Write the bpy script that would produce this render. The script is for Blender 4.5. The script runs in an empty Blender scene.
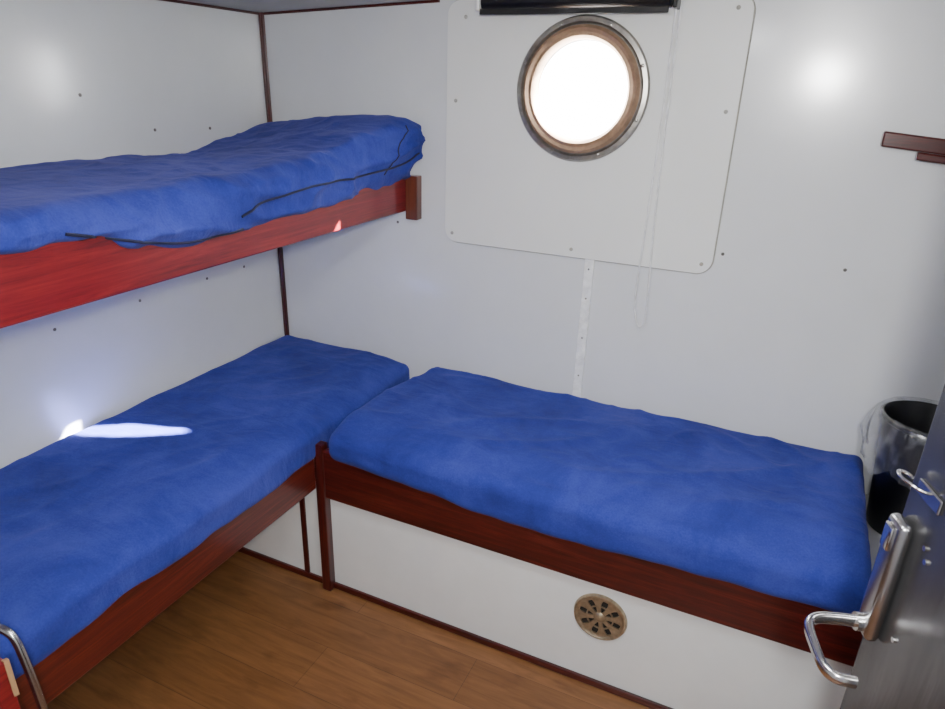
import bpy, bmesh, math, random
from mathutils import Vector, Matrix, noise
from mathutils.bvhtree import BVHTree
random.seed(4)
S=1.15
col=bpy.context.scene.collection

# ---------------------------------------------------------------- materials
def new_mat(name):
    m=bpy.data.materials.new(name); m.use_nodes=True
    nt=m.node_tree
    return m,nt,nt.nodes['Principled BSDF']
def N(nt,t,**k):
    n=nt.nodes.new(t)
    for a,b in k.items(): setattr(n,a,b)
    return n
def coords(nt,scale=(1,1,1),rot=(0,0,0)):
    tc=N(nt,'ShaderNodeTexCoord'); mp=N(nt,'ShaderNodeMapping')
    mp.inputs['Scale'].default_value=scale; mp.inputs['Rotation'].default_value=rot
    nt.links.new(tc.outputs['Object'],mp.inputs['Vector'])
    return mp.outputs['Vector']
def ramp(nt,fac,stops):
    r=N(nt,'ShaderNodeValToRGB')
    e=r.color_ramp.elements
    while len(e)<len(stops): e.new(0.5)
    for i,(p,c) in enumerate(stops):
        e[i].position=p; e[i].color=(*c,1)
    nt.links.new(fac,r.inputs['Fac']); return r.outputs['Color']
def noise_tex(nt,vec,scale,detail=4,rough=.5,dist=0):
    n=N(nt,'ShaderNodeTexNoise'); n.inputs['Scale'].default_value=scale
    n.inputs['Detail'].default_value=detail; n.inputs['Roughness'].default_value=rough
    n.inputs['Distortion'].default_value=dist
    nt.links.new(vec,n.inputs['Vector']); return n.outputs['Fac']
def bump(nt,b,h,strength,dist=.01):
    n=N(nt,'ShaderNodeBump'); n.inputs['Strength'].default_value=strength; n.inputs['Distance'].default_value=dist
    nt.links.new(h,n.inputs['Height']); nt.links.new(n.outputs['Normal'],b.inputs['Normal'])

def paint(name,c,rough=.35,var=.03,bm_=.12,coat=0):
    m,nt,b=new_mat(name)
    v=coords(nt)
    n=noise_tex(nt,v,3.0,6,.65)
    c1=tuple(max(0,x-var) for x in c); c2=tuple(min(1,x+var) for x in c)
    nt.links.new(ramp(nt,n,[(.35,c1),(.65,c2)]),b.inputs['Base Color'])
    b.inputs['Roughness'].default_value=rough
    b.inputs['Coat Weight'].default_value=coat; b.inputs['Coat Roughness'].default_value=.15
    bump(nt,b,noise_tex(nt,v,9,3,.5),bm_,.004)
    return m
def wood(name,c_dark,c_mid,c_light,axis='x',rough=.28,k=1.0):
    m,nt,b=new_mat(name)
    sc={'x':(1.2,26,26),'y':(26,1.2,26),'z':(26,26,1.2)}[axis]
    v=coords(nt,tuple(s*k for s in sc))
    n=noise_tex(nt,v,2.2,9,.74,1.1)
    nt.links.new(ramp(nt,n,[(.33,c_dark),(.5,c_mid),(.68,c_light)]),b.inputs['Base Color'])
    b.inputs['Roughness'].default_value=rough
    b.inputs['Coat Weight'].default_value=.4; b.inputs['Coat Roughness'].default_value=.13
    bump(nt,b,n,.06,.003)
    return m
def plain(name,c,rough=.5,metal=0.0,nscale=40,var=.15,bmp=.05):
    m,nt,b=new_mat(name)
    v=coords(nt)
    n=noise_tex(nt,v,nscale,3,.6)
    c1=tuple(x*(1-var) for x in c); c2=tuple(min(1,x*(1+var)) for x in c)
    nt.links.new(ramp(nt,n,[(.3,c1),(.7,c2)]),b.inputs['Base Color'])
    b.inputs['Roughness'].default_value=rough; b.inputs['Metallic'].default_value=metal
    if bmp: bump(nt,b,n,bmp,.002)
    return m
def fabric(name):
    m,nt,b=new_mat(name)
    v=coords(nt)
    big=noise_tex(nt,v,5,7,.62,.4)
    fine=noise_tex(nt,v,210,3,.7)
    mx=N(nt,'ShaderNodeMix'); mx.data_type='FLOAT'
    mx.inputs[0].default_value=.25
    nt.links.new(big,mx.inputs[2]); nt.links.new(fine,mx.inputs[3])
    nt.links.new(ramp(nt,mx.outputs[0],[(.32,(.018,.026,.175)),(.5,(.026,.040,.26)),(.68,(.052,.070,.35))]),b.inputs['Base Color'])
    b.inputs['Roughness'].default_value=.92
    b.inputs['Specular IOR Level'].default_value=.15
    b.inputs['Sheen Weight'].default_value=.12
    b.inputs['Sheen Tint'].default_value=(.5,.5,1,1)
    mid=noise_tex(nt,coords(nt,(1,2.4,1),(0,0,.45)),9,4,.5,1.2)
    add=N(nt,'ShaderNodeMath',operation='MULTIPLY_ADD')
    nt.links.new(fine,add.inputs[0]); add.inputs[1].default_value=.10; nt.links.new(mid,add.inputs[2])
    bump(nt,b,add.outputs[0],.30,.018)
    return m

M_wall=paint('wall_paint',(.72,.738,.755),.27,.018,.16,.8)
M_panel=paint('panel_paint',(.80,.81,.79),.33,.014)
M_edge=paint('panel_edge_sealant',(.40,.39,.34),.6,.03)
M_ceil=paint('ceiling_paint',(.5,.51,.51),.5)
M_base=paint('base_panel_paint',(.74,.75,.75),.35)
M_white=plain('white_enamel',(.85,.86,.86),.35)
mah=((.016,.003,.003),(.058,.006,.005),(.12,.015,.010))
mahb=((.080,.004,.007),(.17,.008,.011),(.25,.020,.020))
M_wx=wood('mahogany_x',*mah,'x'); M_wy=wood('mahogany_y',*mah,'y'); M_wz=wood('mahogany_z',*mah,'z')
M_lowy=wood('mahogany_lower_bunk',(.030,.005,.003),(.085,.010,.006),(.16,.026,.012),'y')
M_redy=wood('mahogany_red',*mahb,'y',.3)
M_brkt=wood('teak',(.05,.014,.007),(.11,.027,.013),(.17,.045,.018),'z')
M_fab=fabric('blue_cotton')
M_pipe=plain('dark_piping',(.006,.008,.04),.7)
M_steel=plain('stainless_steel',(.48,.48,.49),.27,1.0,60,.05,.02)
M_chrome=plain('chrome',(.74,.73,.72),.18,1.0,60,.03,0)
M_bronze=plain('bronze',(.40,.26,.165),.40,.5,30,.25)
M_darkring=plain('tarnished_steel',(.32,.305,.28),.3,.8,30,.25)
M_vent=plain('brass_vent',(.44,.36,.25),.33,.8,60,.25)
M_black=plain('black_plastic',(.005,.005,.006),.3)
M_ventshade=plain('painted_vent_shade',(.01,.008,.006),.9)
M_screw=plain('screw_grey',(.16,.15,.14),.5,.4)
M_rawwood=wood('raw_wood',(.28,.15,.07),(.42,.25,.12),(.5,.33,.19),'z',.6)
def door_mat():
    m,nt,b=new_mat('brushed_door_steel')
    v=coords(nt,(5,5,.8)); n=noise_tex(nt,v,3,4,.6)
    nt.links.new(ramp(nt,n,[(.3,(.10,.10,.105)),(.7,(.22,.22,.225))]),b.inputs['Base Color'])
    b.inputs['Metallic'].default_value=.85; b.inputs['Roughness'].default_value=.26
    n2=noise_tex(nt,coords(nt,(40,40,1.5)),4,3,.5)
    bump(nt,b,n2,.05,.002)
    return m
M_door=door_mat()
def floor_mat():
    m,nt,b=new_mat('oak_laminate')
    v=coords(nt)
    br=N(nt,'ShaderNodeTexBrick'); br.offset=.4
    br.inputs['Scale'].default_value=1.0; br.inputs['Brick Width'].default_value=1.1
    br.inputs['Row Height'].default_value=.165; br.inputs['Mortar Size'].default_value=.0008
    br.inputs['Color1'].default_value=(.19,.085,.031,1); br.inputs['Color2'].default_value=(.25,.118,.047,1)
    br.inputs['Mortar'].default_value=(.10,.045,.02,1)
    nt.links.new(v,br.inputs['Vector'])
    v2=coords(nt,(1.6,17,1)); n=noise_tex(nt,v2,2.5,8,.65,1.0)
    mx=N(nt,'ShaderNodeMix'); mx.data_type='RGBA'; mx.blend_type='MULTIPLY'; mx.inputs[0].default_value=.85
    nt.links.new(br.outputs['Color'],mx.inputs[6])
    nt.links.new(ramp(nt,n,[(.3,(.58,.50,.42)),(.7,(1.15,1.1,1.05))]),mx.inputs[7])
    kn=noise_tex(nt,coords(nt,(4,9,1)),1.6,3,.5)
    mx2=N(nt,'ShaderNodeMix'); mx2.data_type='RGBA'; mx2.blend_type='MULTIPLY'; mx2.inputs[0].default_value=.7
    nt.links.new(mx.outputs[2],mx2.inputs[6]); nt.links.new(ramp(nt,kn,[(.27,(.55,.45,.38)),(.42,(1,1,1))]),mx2.inputs[7])
    nt.links.new(mx2.outputs[2],b.inputs['Base Color'])
    b.inputs['Roughness'].default_value=.38
    bump(nt,b,n,.05,.002); return m
M_floor=floor_mat()
def glass_mat(name,alpha,tint=(1,1,1)):
    m=bpy.data.materials.new(name); m.use_nodes=True; nt=m.node_tree
    nt.nodes.remove(nt.nodes['Principled BSDF']); out=nt.nodes['Material Output']
    t=N(nt,'ShaderNodeBsdfTransparent'); t.inputs['Color'].default_value=(*tint,1)
    g=N(nt,'ShaderNodeBsdfGlossy'); g.inputs['Roughness'].default_value=.08
    g.inputs['Color'].default_value=(.9,.92,.95,1)
    mx=N(nt,'ShaderNodeMixShader'); mx.inputs[0].default_value=alpha
    nt.links.new(t.outputs[0],mx.inputs[1]); nt.links.new(g.outputs[0],mx.inputs[2])
    nt.links.new(mx.outputs[0],out.inputs['Surface']); return m
M_glass=glass_mat('window_glass',.04)
def bag_mat():
    m=bpy.data.materials.new('clear_plastic_film'); m.use_nodes=True; nt=m.node_tree
    nt.nodes.remove(nt.nodes['Principled BSDF']); out=nt.nodes['Material Output']
    t=N(nt,'ShaderNodeBsdfTransparent')
    g=N(nt,'ShaderNodeBsdfGlossy'); g.inputs['Roughness'].default_value=.18
    d=N(nt,'ShaderNodeBsdfDiffuse'); d.inputs['Color'].default_value=(.8,.82,.85,1)
    v=coords(nt,(1,1,.5)); n=noise_tex(nt,v,24,5,.6,.5)
    m1=N(nt,'ShaderNodeMixShader'); m1.inputs[0].default_value=.6
    nt.links.new(g.outputs[0],m1.inputs[1]); nt.links.new(d.outputs[0],m1.inputs[2])
    m2=N(nt,'ShaderNodeMixShader')
    r=ramp(nt,n,[(.42,(.09,.09,.09)),(.66,(.38,.38,.38))])
    nt.links.new(r,m2.inputs[0]); nt.links.new(t.outputs[0],m2.inputs[1]); nt.links.new(m1.outputs[0],m2.inputs[2])
    nt.links.new(m2.outputs[0],out.inputs['Surface']); return m
M_bag=bag_mat()

# ---------------------------------------------------------------- mesh helpers
WORLD={}
def add_obj(name,bm,mat,parent=None,label=None,category=None,kind=None,smooth=False,group=None):
    bmesh.ops.recalc_face_normals(bm,faces=bm.faces)
    xs=[v.co.x for v in bm.verts]; ys=[v.co.y for v in bm.verts]; zs=[v.co.z for v in bm.verts]
    c=Vector(((min(xs)+max(xs))/2,(min(ys)+max(ys))/2,min(zs)))
    bmesh.ops.translate(bm,verts=bm.verts,vec=-c)
    me=bpy.data.meshes.new(name); bm.to_mesh(me); bm.free()
    if smooth:
        for p in me.polygons: p.use_smooth=True
        if smooth!='all':
            try: me.set_sharp_from_angle(angle=math.radians(40))
            except Exception: pass
    mats=mat if isinstance(mat,(list,tuple)) else [mat]
    for mm in mats: me.materials.append(mm)
    o=bpy.data.objects.new(name,me); col.objects.link(o)
    if parent is not None:
        o.parent=parent; o.location=c-WORLD[parent.name]
    else: o.location=c
    WORLD[o.name]=c
    if label: o['label']=label
    if category: o['category']=category
    if kind: o['kind']=kind
    if group: o['group']=group
    return o
def add_empty(name,loc,label,category,group=None):
    o=bpy.data.objects.new(name,None); o.empty_display_size=.05
    col.objects.link(o); o.location=loc; WORLD[o.name]=Vector(loc)
    o['label']=label; o['category']=category
    if group: o['group']=group
    return o
def box(bm,x0,x1,y0,y1,z0,z1,bev=0,seg=2,mi=0):
    r=bmesh.ops.create_cube(bm,size=1)
    vs=r['verts']
    for v in vs:
        v.co=Vector((x0+(v.co.x+.5)*(x1-x0),y0+(v.co.y+.5)*(y1-y0),z0+(v.co.z+.5)*(z1-z0)))
    if bev:
        es=list({e for v in vs for e in v.link_edges})
        r=bmesh.ops.bevel(bm,geom=es,offset=bev,segments=seg,affect='EDGES',profile=.5)
    return vs
def boxobj(name,x0,x1,y0,y1,z0,z1,mat,bev=.002,**k):
    bm=bmesh.new(); box(bm,x0,x1,y0,y1,z0,z1,bev); return add_obj(name,bm,mat,**k)
def lathe(bm,prof,center,axis='y',seg=64,closed=False):
    rings=[]
    for r,h in prof:
        ring=[]
        for i in range(seg):
            a=2*math.pi*i/seg
            if axis=='y': p=Vector((center[0]+r*math.cos(a),h,center[2]+r*math.sin(a)))
            else: p=Vector((center[0]+r*math.cos(a),center[1]+r*math.sin(a),h))
            ring.append(bm.verts.new(p))
        rings.append(ring)
    pairs=list(zip(rings,rings[1:]))
    if closed: pairs.append((rings[-1],rings[0]))
    for A,B in pairs:
        for i in range(seg):
            j=(i+1)%seg
            bm.faces.new((A[i],A[j],B[j],B[i]))
    return rings
def tube(bm,pts,rad,seg=10,closed=False,flat=1.0):
    pts=[Vector(p) for p in pts]; n=len(pts)
    rings=[]; up=None
    for i,p in enumerate(pts):
        if closed: t=(pts[(i+1)%n]-pts[i-1]).normalized()
        else: t=(pts[min(i+1,n-1)]-pts[max(i-1,0)]).normalized()
        if up is None:
            up=Vector((0,0,1)) if abs(t.z)<.9 else Vector((1,0,0))
        up=(up-t*up.dot(t)).normalized(); sd=t.cross(up)
        r=rad[i] if isinstance(rad,(list,tuple)) else rad
        rings.append([bm.verts.new(p+up*math.cos(2*math.pi*k/seg)*r*flat+sd*math.sin(2*math.pi*k/seg)*r) for k in range(seg)])
    for i in range(n if closed else n-1):
        A,B=rings[i],rings[(i+1)%n]
        for k in range(seg):
            bm.faces.new((A[k],A[(k+1)%seg],B[(k+1)%seg],B[k]))
    if not closed:
        bm.faces.new(rings[0]); bm.faces.new(rings[-1])
def smoothpts(pts,sub=6):
    P=[Vector(p) for p in pts]; out=[]
    for i in range(len(P)-1):
        p0=P[max(i-1,0)];p1=P[i];p2=P[i+1];p3=P[min(i+2,len(P)-1)]
        for s in range(sub):
            t=s/sub
            out.append(.5*((2*p1)+(p2-p0)*t+(2*p0-5*p1+4*p2-p3)*t*t+(3*p1-p0-3*p2+p3)*t**3))
    out.append(P[-1]); return out
def plate_hole(bm,x0,x1,z0,z1,ya,yb,cx,cz,r,seg=96,corner=0.0):
    def outer(a):
        dx,dz=math.cos(a),math.sin(a)
        ts=[]
        if dx>1e-9: ts.append((x1-cx)/dx)
        if dx<-1e-9: ts.append((x0-cx)/dx)
        if dz>1e-9: ts.append((z1-cz)/dz)
        if dz<-1e-9: ts.append((z0-cz)/dz)
        t=min(ts); x=cx+dx*t; z=cz+dz*t
        if corner:
            for sx,X in ((-1,x0),(1,x1)):
                for sz,Z in ((-1,z0),(1,z1)):
                    ccx=X-sx*corner; ccz=Z-sz*corner
                    if (x-ccx)*sx>0 and (z-ccz)*sz>0:
                        d=Vector((x-ccx,z-ccz)).normalized()*corner
                        x=ccx+d.x; z=ccz+d.y
        return x,z
    angs=[2*math.pi*i/seg for i in range(seg)]
    for X in (x0,x1):
        for Z in (z0,z1):
            base=math.atan2(Z-cz,X-cx)%(2*math.pi)
            for d in ((-.06,-.045,-.03,-.02,-.01,0,.01,.02,.03,.045,.06) if corner else (0,)): angs.append((base+d)%(2*math.pi))
    angs=sorted(set(round(a,5) for a in angs)); n=len(angs)
    L=[]
    for y in (ya,yb):
        I=[bm.verts.new((cx+r*math.cos(a),y,cz+r*math.sin(a))) for a in angs]
        O=[bm.verts.new((outer(a)[0],y,outer(a)[1])) for a in angs]
        L.append((I,O))
    for i in range(n):
        j=(i+1)%n
        for I,O in L: bm.faces.new((I[i],I[j],O[j],O[i]))
        bm.faces.new((L[0][0][i],L[0][0][j],L[1][0][j],L[1][0][i]))
        bm.faces.new((L[0][1][i],L[0][1][j],L[1][1][j],L[1][1][i]))
def rbox(x0,x1,y0,y1,z0,z1,r,step,fn):
    bm=bmesh.new()
    def face(o,u,v,nu,nv):
        g=[[bm.verts.new(o+u*(i/nu)+v*(j/nv)) for j in range(nv+1)] for i in range(nu+1)]
        for i in range(nu):
            for j in range(nv): bm.faces.new((g[i][j],g[i+1][j],g[i+1][j+1],g[i][j+1]))
    dx,dy,dz=x1-x0,y1-y0,z1-z0
    nx,ny,nz_=[max(2,round(d/step)) for d in (dx,dy,dz)]
    o=Vector((x0,y0,z0)); X=Vector((dx,0,0));Y=Vector((0,dy,0));Z=Vector((0,0,dz))
    face(o,X,Y,nx,ny); face(o+Z,X,Y,nx,ny); face(o,X,Z,nx,nz_); face(o+Y,X,Z,nx,nz_); face(o,Y,Z,ny,nz_); face(o+X,Y,Z,ny,nz_)
    bmesh.ops.remove_doubles(bm,verts=bm.verts,dist=step*.05)
    for v in bm.verts:
        p=v.co
        q=Vector((min(max(p.x,x0+r),x1-r),min(max(p.y,y0+r),y1-r),min(max(p.z,z0+r),z1-r)))
        d=p-q
        if d.length>1e-9:
            p=q+d.normalized()*r
        v.co=fn(p)
    return bm
def ss(a,b,x):
    t=(x-a)/(b-a); t=min(1,max(0,t)); return t*t*(3-2*t)
def interp(x,pts):
    if x<=pts[0][0]: return pts[0][1]
    for (a,va),(b,vb) in zip(pts,pts[1:]):
        if x<=b:
            t=(x-a)/(b-a); t=t*t*(3-2*t); return va+(vb-va)*t
    return pts[-1][1]
def nz(x,y,z=0): return noise.noise(Vector((x,y,z)))
def ridge(x,y,z=0): return max(0,(1-abs(nz(x,y,z))*4.2))**1.5

# ---------------------------------------------------------------- room
XL,XR,YB,YF=-1.824,.62,2.11,-.5
PX,PZ=-.610,1.642
WT=.055
bm=bmesh.new(); box(bm,XL-.1,XR+.1,YF-.1,YB+WT,-.1,0); add_obj('floor',bm,M_floor,kind='structure')
def ceilz(x): return 1.867+.04*(x-XL)
bm=bmesh.new()
vs=box(bm,XL-.1,XR+.1,YF-.1,YB+WT,0,.1)
for v in bm.verts: v.co.z+=ceilz(v.co.x)
add_obj('ceiling',bm,M_ceil,kind='structure')
bm=bmesh.new(); box(bm,XL-.1,XL,YF-.1,YB+WT,-.05,2.1); add_obj('wall_left',bm,M_wall,kind='structure')
bm=bmesh.new(); box(bm,XR,XR+.1,YF-.1,YB+WT,-.05,2.1); add_obj('wall_right',bm,M_wall,kind='structure')
bm=bmesh.new(); box(bm,XL,XR,YF-.1,YF,-.05,2.1); add_obj('wall_front',bm,M_wall,kind='structure')
bm=bmesh.new(); box(bm,.475,XR,.30,.36,0,1.98); add_obj('wall_doorway',bm,M_wall,kind='structure')
bm=bmesh.new(); plate_hole(bm,XL,XR,-.05,2.1,YB,YB+WT,PX,PZ,.15); add_obj('wall_back',bm,M_wall,kind='structure')
boxobj('trim_1',XL,XL+.017,YB-.017,YB,.60,1.872,M_wz,.004,kind='structure')
bm=bmesh.new(); box(bm,XL+.017,-1.10,YB-.008,YB,0,.008)
for v in bm.verts: v.co.z+=ceilz(v.co.x)-.008
add_obj('trim_2',bm,M_wx,kind='structure')
bm=bmesh.new(); box(bm,XL,XL+.008,.3,YB-.017,ceilz(XL)-.008,ceilz(XL)); add_obj('trim_3',bm,M_wy,kind='structure')
PY=1.515
boxobj('baseboard_back',XL,XR,PY-.012,PY,0,.022,M_wx,.003,kind='structure')

# ---------------------------------------------------------------- access panel on the back wall
FY=YB-.016
wp=add_empty('wall_panel',(PX,YB,1.135),'white painted access panel with rounded corners around the porthole','wall panel')
bm=bmesh.new(); plate_hole(bm,-1.063,-.160,1.135,1.893,FY,YB-.0005,PX,PZ,.15,corner=.045)
add_obj('plate',bm,M_panel,parent=wp)
def rr_outline(x0,x1,z0,z1,r,y):
    P=[]
    for cx,cz,a0 in ((x1-r,z0+r,-90),(x1-r,z1-r,0),(x0+r,z1-r,90),(x0+r,z0+r,180)):
        for k in range(9):
            a=math.radians(a0+k*90/8); P.append((cx+r*math.cos(a),y,cz+r*math.sin(a)))
    return P
bm=bmesh.new(); tube(bm,rr_outline(-1.0635,-.1595,1.1345,1.8935,.046,YB-.007),.0036,6,closed=True)
add_obj('edge_bead',bm,M_edge,parent=wp,smooth=True,label='yellowed sealant bead')
def screw_head(name,p,axis,r,mat,parent=None,**k):
    bm=bmesh.new()
    c=Vector(p)
    prof=[(0.0001,-.0035),(r*.6,-.003),(r,-.001),(r,.002)]
    rings=[]
    for rr,h in prof:
        ring=[]
        for i in range(12):
            a=2*math.pi*i/12
            if axis=='y': q=c+Vector((rr*math.cos(a),h,rr*math.sin(a)))
            elif axis=='x': q=c+Vector((-h,rr*math.cos(a),rr*math.sin(a)))
            else: q=c+Vector((rr*math.cos(a),rr*math.sin(a),-h))
            ring.append(bm.verts.new(q))
        rings.append(ring)
    for A,B in zip(rings,rings[1:]):
        for i in range(12): bm.faces.new((A[i],A[(i+1)%12],B[(i+1)%12],B[i]))
    return add_obj(name,bm,mat,parent=parent,smooth=True,**k)
for x,z in [(-1.035,1.165),(-.60,1.16),(-.19,1.165),(-1.03,1.60),(-.19,1.60),(-1.0,1.845),(-.20,1.86)]:
    screw_head('screw',(x,FY,z),'y',.006,M_edge,parent=wp)
for p,ax in [((-1.265,YB,1.176),'y'),((.194,YB,1.196),'y'),((-.135,YB,1.20),'y'),
          ((XL,1.579,1.49),'x'),((XL,1.807,1.486),'x'),((XL,1.345,1.592),'x'),
          ((XL,1.135,.966),'x'),((XL,1.426,.973),'x'),((XL,1.713,.978),'x'),((XL,1.90,.98),'x')]:
    screw_head('screw',p,ax,.005,M_screw,label='small grey screw head in the painted wall',category='screw',group='wall screws')
bm=bmesh.new(); box(bm,-.553,-.521,YB-.010,YB,.60,1.133,.002)
strip=add_obj('seam_strip',bm,M_white,label='narrow white cover strip screwed to the wall below the panel',category='trim strip')
for z in (.72,.86,1.0,1.10): screw_head('screw',(-.537,YB-.010,z),'y',.003,M_screw,parent=strip)

# ---------------------------------------------------------------- porthole
win=add_empty('window_1',(PX,YB,PZ-.2),'round ship porthole with bronze frame and bright glass','porthole')
win['kind']='structure'
bm=bmesh.new(); lathe(bm,[(.152,FY+.006),(.203,FY+.004),(.205,FY-.008),(.200,FY-.016),(.188,FY-.018),(.182,FY-.010),(.152,FY-.008)],(PX,0,PZ),seg=96,closed=True)
add_obj('outer_ring',bm,M_darkring,parent=win,smooth=True,label='tarnished steel flange')
bm=bmesh.new(); lathe(bm,[(.146,FY+.02),(.178,FY-.007),(.179,FY-.020),(.170,FY-.030),(.160,FY-.026),(.150,FY-.030),(.143,FY-.022),(.1405,FY),(.1405,FY+.02)],(PX,0,PZ),seg=96,closed=True)
fr=add_obj('window_frame',bm,M_bronze,parent=win,smooth=True,label='bronze hinged sash ring')
bm=bmesh.new(); lathe(bm,[(.1405,FY+.01),(.1385,FY+.012),(.1385,YB+WT),(.150,YB+WT),(.150,FY+.012)],(PX,0,PZ),seg=96,closed=True)
add_obj('liner',bm,M_white,parent=win,smooth=True,label='white painted porthole lining')
bm=bmesh.new(); lathe(bm,[(.0005,YB+.01),(.1384,YB+.01)],(PX,0,PZ),seg=96); add_obj('glass',bm,M_glass,parent=win)
for k in range(8):
    a=math.radians(22+45*k)
    bm=bmesh.new(); c=(PX+.192*math.cos(a),0,PZ+.192*math.sin(a))
    lathe(bm,[(.0003,FY-.022),(.004,FY-.021),(.0055,FY-.017),(.0055,FY-.012)],c,seg=12)
    add_obj('bolt',bm,M_darkring,parent=win,smooth=True)
# roller blind
bl=add_empty('roller_blind',(-.65,YB-.04,1.84),'black rolled-up roller blind above the porthole','roller blind')
bm=bmesh.new()
rings=[]
for x in (-.925,-.37):
    rings.append([bm.verts.new((x,YB-.05+.024*math.cos(2*math.pi*i/32),1.882+.024*math.sin(2*math.pi*i/32))) for i in range(32)])
for i in range(32): bm.faces.new((rings[0][i],rings[0][(i+1)%32],rings[1][(i+1)%32],rings[1][i]))
bm.faces.new(rings[0]); bm.faces.new(rings[1])
add_obj('fabric_roll',bm,M_black,parent=bl,smooth=True)
for x in (-.940,-.362):
    boxobj('end_cap',x,x+.012,YB-.078,YB-.016,1.856,1.905,M_white if x<-.9 else M_black,.003,parent=bl)
bm=bmesh.new(); box(bm,-.925,-.37,YB-.082,YB-.076,1.844,1.860,.002); add_obj('bottom_bar',bm,M_black,parent=bl)
cpts=[(-.357,YB-.045,1.88),(-.358,YB-.04,1.6),(-.365,YB-.035,1.3),(-.372,YB-.03,1.08),(-.368,YB-.03,.99),(-.352,YB-.03,.942),(-.334,YB-.03,.96),(-.334,YB-.03,1.06),(-.343,YB-.035,1.3),(-.346,YB-.04,1.6),(-.344,YB-.045,1.88)]
bm=bmesh.new(); tube(bm,smoothpts(cpts,5),.0026,6); add_obj('pull_cord',bm,M_white,parent=bl,smooth=True,label='thin white looped cord')

# ---------------------------------------------------------------- coat rack
cr=add_empty('coat_rack',(.40,YB-.02,1.50),'dark mahogany coat rail fixed to the white wall','coat rack')
bm=bmesh.new(); box(bm,.203,.612,YB-.035,YB,1.532,1.570,.004)
for v in bm.verts: v.co.z-=(v.co.x-.207)*.09
add_obj('rail',bm,M_wx,parent=cr)
bm=bmesh.new(); box(bm,.285,.50,YB-.055,YB-.034,1.512,1.532,.004)
for v in bm.verts: v.co.z-=(v.co.x-.207)*.09
add_obj('peg_block',bm,M_wx,parent=cr)

# ---------------------------------------------------------------- beds
BX=-1.209
BYf=1.490
bb=add_empty('bed_frame',(-.3,1.8,0),'built-in berth with mahogany side board and white panelled base','bed frame')
boxobj('base_panel',XL+.001,XR-.001,PY,PY+.018,.0,.40,M_base,.001,parent=bb,label='white painted plinth panel')
boxobj('platform',BX+.03,XR-.001,PY-.004,YB-.001,.49,.515,M_base,.001,parent=bb)
boxobj('side_board',BX+.005,XR-.002,BYf,BYf+.022,.380,.560,M_wx,.005,parent=bb)
boxobj('post',BX-.004,BX+.030,BYf-.008,BYf+.024,0,.580,M_wz,.004,parent=bb)
boxobj('vertical_trim',-1.308,-1.288,PY-.008,PY,.02,.47,M_wz,.002,parent=bb)
vc=Vector((-.257,PY,.256))
vt=add_empty('vent_cover',(vc.x,PY,vc.z-.077),'round brass ventilation grille with petal openings','vent')
bm=bmesh.new(); lathe(bm,[(.0003,PY-.001),(.070,PY-.001)],vc,seg=48); add_obj('shade_disc',bm,M_ventshade,parent=vt)  # flat disc painted near-black as the shade behind the grille
bm=bmesh.new(); lathe(bm,[(.060,PY-.002),(.060,PY-.006),(.066,PY-.007),(.070,PY-.010),(.075,PY-.009),(.078,PY-.001)],vc,seg=64)
lathe(bm,[(.0003,PY-.012),(.008,PY-.012),(.014,PY-.009),(.018,PY-.006),(.018,PY-.002)],vc,seg=32)
lathe(bm,[(.036,PY-.003),(.036,PY-.006),(.040,PY-.006),(.040,PY-.003)],vc,seg=48)
for k in range(8):
    a=2*math.pi*k/8+.2
    def pp(r,w,y): return Vector((vc.x+r*math.cos(a)-w*math.sin(a),y,vc.z+r*math.sin(a)+w*math.cos(a)))
    prof=[(.015,.0055),(.030,.006),(.042,.008),(.052,.012),(.062,.019)]
    fl=[bm.verts.new(pp(r,w,PY-.0065)) for r,w in prof]; fr2=[bm.verts.new(pp(r,-w,PY-.0065)) for r,w in prof]
    bl_=[bm.verts.new(pp(r,w,PY-.002)) for r,w in prof]; br_=[bm.verts.new(pp(r,-w,PY-.002)) for r,w in prof]
    for i in range(len(prof)-1):
        bm.faces.new((fl[i],fl[i+1],fr2[i+1],fr2[i])); bm.faces.new((fl[i],fl[i+1],bl_[i+1],bl_[i])); bm.faces.new((fr2[i],fr2[i+1],br_[i+1],br_[i]))
add_obj('grille',bm,M_vent,parent=vt,smooth=True)
lb=add_empty('bed_frame',(-1.5,1.2,0),'lower berth with open underside and mahogany side board','bed frame')
boxobj('side_board',BX-.022,BX,.47,BYf-.008,.415,.594,M_lowy,.005,parent=lb)
boxobj('platform',XL+.001,BX-.022,.47,YB-.001,.49,.515,M_base,.001,parent=lb)
fp=add_empty('foot_panel',(-1.45,.45,0),'mahogany end panel with chipped raw wood corner and steel rail','panel')
bm=bmesh.new(); box(bm,XL+.002,-1.078,.435,.465,0,.70,.003); add_obj('board',bm,M_redy,parent=fp)
bm=bmesh.new()
pr=[(-1.076,.62),(-1.0785,.635),(-1.077,.65),(-1.083,.665),(-1.079,.68),(-1.086,.692),(-1.084,.7025),(-1.0765,.7025),(-1.0765,.62)]
A=[bm.verts.new((x,.459,z)) for x,z in pr]; B=[bm.verts.new((x+.0005,.4675,z-.002)) for x,z in pr]
bm.faces.new(A); bm.faces.new(B)
for i in range(len(pr)): j=(i+1)%len(pr); bm.faces.new((A[i],A[j],B[j],B[i]))
add_obj('chipped_corner',bm,M_rawwood,parent=fp)
bm=bmesh.new(); tube(bm,smoothpts([(-1.200,.50,.692),(-1.165,.505,.700),(-1.136,.51,.686),(-1.120,.51,.635),(-1.108,.51,.55),(-1.105,.51,.45),(-1.105,.49,.42),(-1.105,.467,.42)],6),.0075,12)
add_obj('grab_rail',bm,M_steel,parent=fp,smooth=True,label='bent steel tube')

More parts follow.
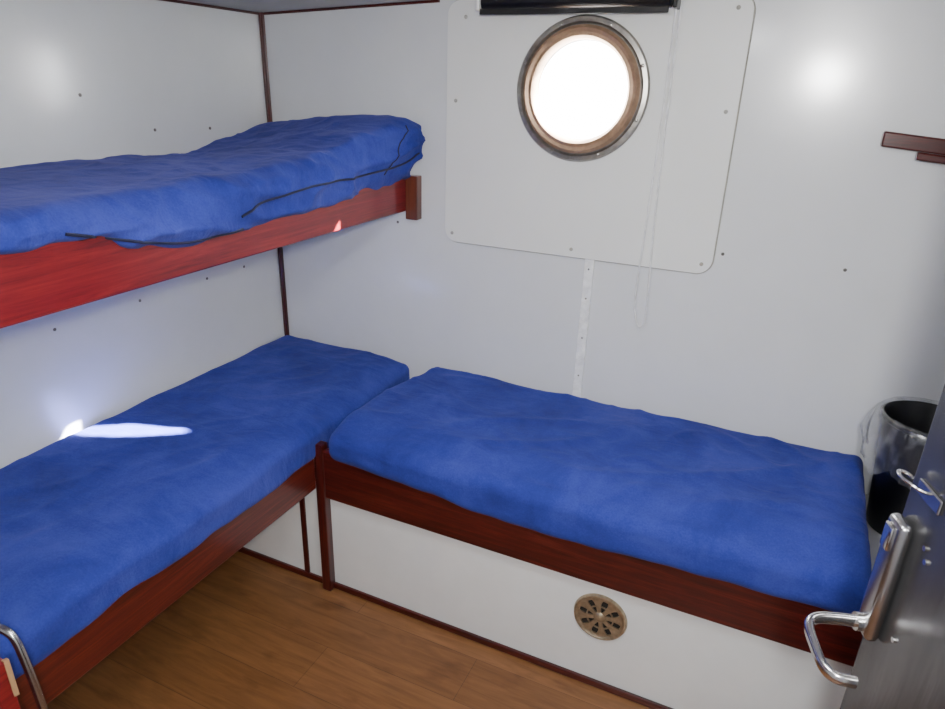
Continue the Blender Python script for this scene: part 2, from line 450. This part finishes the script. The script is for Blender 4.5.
ub=add_empty('bunk_frame',(-1.5,1.2,1.2),'upper bunk with red mahogany side board fixed to the wall','bunk')
boxobj('side_board',BX-.022,BX,.0,YB-.001,1.226,1.372,M_redy,.005,parent=ub)
boxobj('platform',XL+.001,BX-.022,.0,YB-.001,1.245,1.268,M_base,.001,parent=ub)
boxobj('bracket',BX-.002,BX+.045,YB-.038,YB-.001,1.198,1.350,M_brkt,.003,parent=ub,label='teak support block')

# mattresses
def wr(x,y,amp,s=1.0,seed=0.0):
    return amp*(nz(x*3.1*s+seed,y*3.1*s,seed)+.5*nz(x*8*s,y*8*s,seed+3)+.25*nz(x*19*s,y*19*s,seed+5))
def fL(p):
    x,y,z=p
    top=ss(.57,.635,z)
    fold=.004*ridge(x*3+y*1.0,y*3.6-x*3,2.0)+.003*ridge(x*6-y*3,y*4+x*3,12.0)
    z+=top*(wr(x,y,.004,1,1.3)+fold)
    edge=ss(-1.33,-1.20,x)
    z-=top*edge*.020
    if x>-1.30:
        x+=edge*(.006*nz(y*7,z*9,4)+.006*nz(y*2.2,1,8))
        low=1-ss(.56,.62,z)
        z+=edge*low*(.016*nz(y*3.3,0,7)+.006*nz(y*11,0,2))
    return Vector((x,y,z))
bm=rbox(XL+.004,BX+.006,.475,YB-.005,.517,.645,.030,.010,fL)
add_obj('mattress',bm,M_fab,smooth='all',label='mattress in blue fitted sheet on the lower berth beside the wall',category='mattress')
hem=[(-1.15,.014),(-1.0,.008),(-.80,-.004),(-.62,-.030),(-.40,-.030),(-.15,-.016),(.1,-.010),(.3,-.002)]
def fB(p):
    x,y,z=p
    top=ss(.55,.63,z)
    cre=.007*ridge(x*1.3+y*1.0,y*4.2-x*2.0,5.5)*ss(1.5,1.65,y)+.005*ridge(x*3.0,y*6+x*2,9)+.005*ridge(x*7-y*4,y*5+x*5,19)*ss(-.9,-.2,x)
    z+=top*(wr(x,y,.004,1,6.3)+cre)
    z+=top*.006*ss(-.75,-1.1,x)
    z-=top*.028*(1-ss(1.48,1.62,y))
    front=1-ss(1.47,1.56,y)
    low=1-ss(.545,.60,z)
    z+=front*low*(interp(x,hem)+.009*nz(x*9,0,3))
    y+=front*(.006*nz(x*6,z*8,2)-.004*low)
    left=1-ss(-1.19,-1.0,x)
    x+=left*(.07*ss(1.75,2.1,y))
    x+=.012*ss(1.6,2.1,y)*ss(.0,.36,x)
    return Vector((x,y,z))
bm=rbox(-1.165,.350,1.478,YB-.006,.517,.645,.036,.009,fB)
add_obj('mattress',bm,M_fab,smooth='all',label='mattress in wrinkled blue sheet under the porthole',category='mattress')
hemU=[(.5,1.352),(.84,1.350),(.98,1.305),(1.07,1.287),(1.26,1.287),(1.49,1.302),(1.94,1.318),(2.1,1.33)]
topU=[(.3,1.425),(1.0,1.422),(1.3,1.428),(1.6,1.452),(1.85,1.500),(2.03,1.545),(2.1,1.53)]
def fU(p):
    x,y,z=p
    zt=(z-1.27)/.16
    front=ss(-1.36,-1.22,x)
    T=interp(y,topU)-.05*(1-ss(-1.75,-1.32,x))*ss(1.2,1.8,y)
    Bm=1.27+(interp(y,hemU)-1.27)*front
    z=Bm+(T-Bm)*zt
    z+=ss(.6,1,zt)*(wr(x,y,.005,1.2,2.1)+.007*ridge(x*4+y*2,y*4-x*2,3)*ss(.9,1.3,y)+.004*ridge(x*8+y*5,y*9-x*3,7)*ss(.9,1.3,y))
    if front>0:
        x+=front*(.014*nz(y*5,z*6,1.2)+.012*nz(y*2,z*3,6)+.018*ridge(y*3.2+z*7,z*9-y*2.5,3)+.007*ridge(y*7+z*6,z*11+y*3,8)+.008*math.sin(math.pi*zt))
        z+=front*(1-zt)*.012*nz(y*13,0,2)
        x-=front*.028*ss(.4,1,zt)*(1-ss(1.0,1.5,y))
        x+=front*.038*ss(1.75,2.03,y)*ss(.1,.6,zt)
    return Vector((x,y,z))
bm=rbox(XL+.004,BX+.010,.05,YB-.006,1.27,1.43,.038,.008,fU)
bvh=BVHTree.FromBMesh(bm)
um=add_obj('mattress',bm,M_fab,smooth='all',label='thick mattress in loose blue sheet on the upper bunk',category='mattress')
def on_front(y,z):
    h=bvh.ray_cast(Vector((-1.0,y,z)),Vector((-1,0,0)))
    return (h[0] if h[0] else Vector((BX+.01,y,z)))+Vector((.001,0,0))
for pts in ([(.80,1.372),(.88,1.350),(.98,1.322),(1.07,1.305),(1.16,1.302),(1.25,1.305)],
            [(1.25,1.335),(1.32,1.357),(1.45,1.375),(1.6,1.382),(1.75,1.378),(1.88,1.385),(2.0,1.40),(2.06,1.43)]):
    dense=smoothpts([(0,a,b) for a,b in pts],10)
    P=[on_front(p.y,p.z) for p in dense]
    bm=bmesh.new(); tube(bm,P,.0034,8); add_obj('piping',bm,M_pipe,parent=um,smooth=True,label='dark navy piping seam')
P=[on_front(1.90+.10*t,1.37+.15*t) for t in [i/20 for i in range(21)]]
bm=bmesh.new(); tube(bm,P,.0022,8); add_obj('piping',bm,M_pipe,parent=um,smooth=True,label='dark navy piping seam')

# ---------------------------------------------------------------- waste bin with bag
bc=Vector((.468,1.955,.516))
bm=bmesh.new()
lathe(bm,[(.0005,.516),(.080,.516),(.084,.522),(.114,.845),(.120,.850),(.121,.859),(.115,.862),(.109,.855),(.080,.525),(.0005,.524)],bc,'z',48)
add_obj('waste_bin',bm,M_black,smooth=True,label='black plastic waste bin standing beside the mattress',category='waste bin')
bm=bmesh.new()
seg=150; rings=[]
for j,(r,z) in enumerate([(.116,.864),(.123,.870),(.130,.862),(.136,.842),(.140,.812),(.142,.780),(.138,.748),(.130,.726)]):
    ring=[]
    for i in range(seg):
        a=2*math.pi*i/seg
        k=ss(1,6,j)
        rr=r+k*(.020*nz(math.cos(a)*3.5,math.sin(a)*3.5,j*.25)+.012*nz(math.cos(a)*14,math.sin(a)*14,j*.5))+.003*nz(a*9,j,0)
        zz=z+k*.035*nz(math.cos(a)*3,math.sin(a)*3,9)+.012*k*nz(math.cos(a)*11,math.sin(a)*11,j)
        if math.cos(a)<0: rr+=k*.014
        ring.append(bm.verts.new((min(bc.x+rr*math.cos(a),XR-.004),min(bc.y+rr*math.sin(a),YB-.004),zz)))
    rings.append(ring)
for A,B in zip(rings,rings[1:]):
    for i in range(seg): bm.faces.new((A[i],A[(i+1)%seg],B[(i+1)%seg],B[i]))
add_obj('bin_bag',bm,M_bag,smooth='all',label='clear crumpled plastic bag lining the black bin',category='plastic bag')

# ---------------------------------------------------------------- door
P1=Vector((.238,1.0,0)); P2=Vector((.424,.37,0))
dd=(P1-P2); L=dd.length; dd.normalize(); nn=Vector((-dd.y,dd.x,0))
if nn.x>0: nn=-nn
MD=Matrix(((dd.x,nn.x,0,P2.x),(dd.y,nn.y,0,P2.y),(0,0,1,0),(0,0,0,1)))
door=add_empty('door_1',P2,'open stainless steel cabin door with chrome lever lock','door'); door['kind']='structure'
def dobj(name,bm,mat,**k):
    bmesh.ops.transform(bm,matrix=MD,verts=bm.verts); return add_obj(name,bm,mat,parent=door,**k)
bm=bmesh.new(); box(bm,0,L,-.035,0,.015,1.86,.002); dobj('door_leaf',bm,M_door)
bm=bmesh.new(); box(bm,L-.046,L-.002,.0,.021,.89,1.100,.010,3); lk=dobj('lock_case',bm,M_steel,smooth=True,label='steel rim lock case')
bm=bmesh.new(); box(bm,L-.036,L-.014,.020,.027,1.050,1.09,.003,2); dobj('lock_button',bm,M_chrome,smooth=True)
hz=.910
bm=bmesh.new(); tube(bm,smoothpts([(L-.022,.018,hz),(L-.022,.055,hz),(L-.027,.088,hz),(L-.043,.102,hz-.003),(L-.080,.104,hz-.007),(L-.112,.102,hz-.010),(L-.129,.090,hz-.011),(L-.133,.066,hz-.011)],6),.0072,14,flat=1.45)
dobj('door_handle',bm,M_chrome,smooth=True,label='chrome return lever')
bm=bmesh.new(); tube(bm,[(L-.022,.018,hz),(L-.022,.030,hz)],.014,20); dobj('handle_rose',bm,M_chrome,smooth=True)
hk=1.165
bm=bmesh.new(); tube(bm,smoothpts([(L-.05,.0,hk-.006),(L-.05,.014,hk-.002),(L-.04,.022,hk),(L-.02,.028,hk),(L-.004,.024,hk),(L-.006,.016,hk),(L-.02,.012,hk)],5),.0025,8)
dobj('door_hook',bm,M_chrome,smooth=True)
bm=bmesh.new(); box(bm,L-.08,L-.02,0,.004,1.145,1.167,.002); dobj('hook_plate',bm,M_steel)
for a,z in ((L-.075,1.09),(L-.085,1.075),(L-.075,.93),(L-.09,.80)):
    bm=bmesh.new(); tube(bm,[(a,-.001,z),(a,.003,z)],.004,12); dobj('screw',bm,M_chrome)

# ---------------------------------------------------------------- camera
R=Matrix(((0.9068,-0.1820,0.3803),(0.4206,0.3290,-0.8455),(0.0288,0.9266,0.3749)))
q=R.to_quaternion(); q.normalize()
cam=bpy.data.cameras.new('camera'); cam.sensor_width=36; cam.lens=667/945*36; cam.clip_start=.02
co=bpy.data.objects.new('camera',cam); col.objects.link(co)
co.rotation_mode='QUATERNION'; co.rotation_quaternion=q; co.location=(0,0,1.65)
bpy.context.scene.camera=co

# ---------------------------------------------------------------- lights
def area(name,loc,target,size,energy,color=(1,1,1)):
    l=bpy.data.lights.new(name,'AREA'); l.shape='DISK'; l.size=size*S; l.energy=energy; l.color=color
    o=bpy.data.objects.new(name,l); col.objects.link(o); o.location=loc
    o.rotation_euler=(Vector(target)-Vector(loc)).to_track_quat('-Z','Y').to_euler(); return o
area('flash_lamp',(.09,-.12,1.75),(-.6,1.8,.7),.15,41,(1,.985,.965))
area('ceiling_fill',(-.35,.75,1.88),(-.35,.95,0),.4,14,(.98,.99,1))  # unseen fill light added below the ceiling to brighten the cabin
sun=bpy.data.lights.new('sun','SUN'); sun.energy=330; sun.angle=math.radians(.8); sun.color=(1,.98,.95)
so=bpy.data.objects.new('sun',sun); col.objects.link(so); so.location=(1.5,4.5,3.5)
so.rotation_euler=Vector((-1.070,-.925,-.985)).to_track_quat('-Z','Y').to_euler()
w=bpy.data.worlds.new('world'); bpy.context.scene.world=w; w.use_nodes=True
bg=w.node_tree.nodes['Background']; bg.inputs['Color'].default_value=(.95,.97,1,1); bg.inputs['Strength'].default_value=40

for o in list(col.objects):
    if o.parent is None:
        o.location=o.location*S
        if o.type in {'MESH','EMPTY'}: o.scale=(S,S,S)
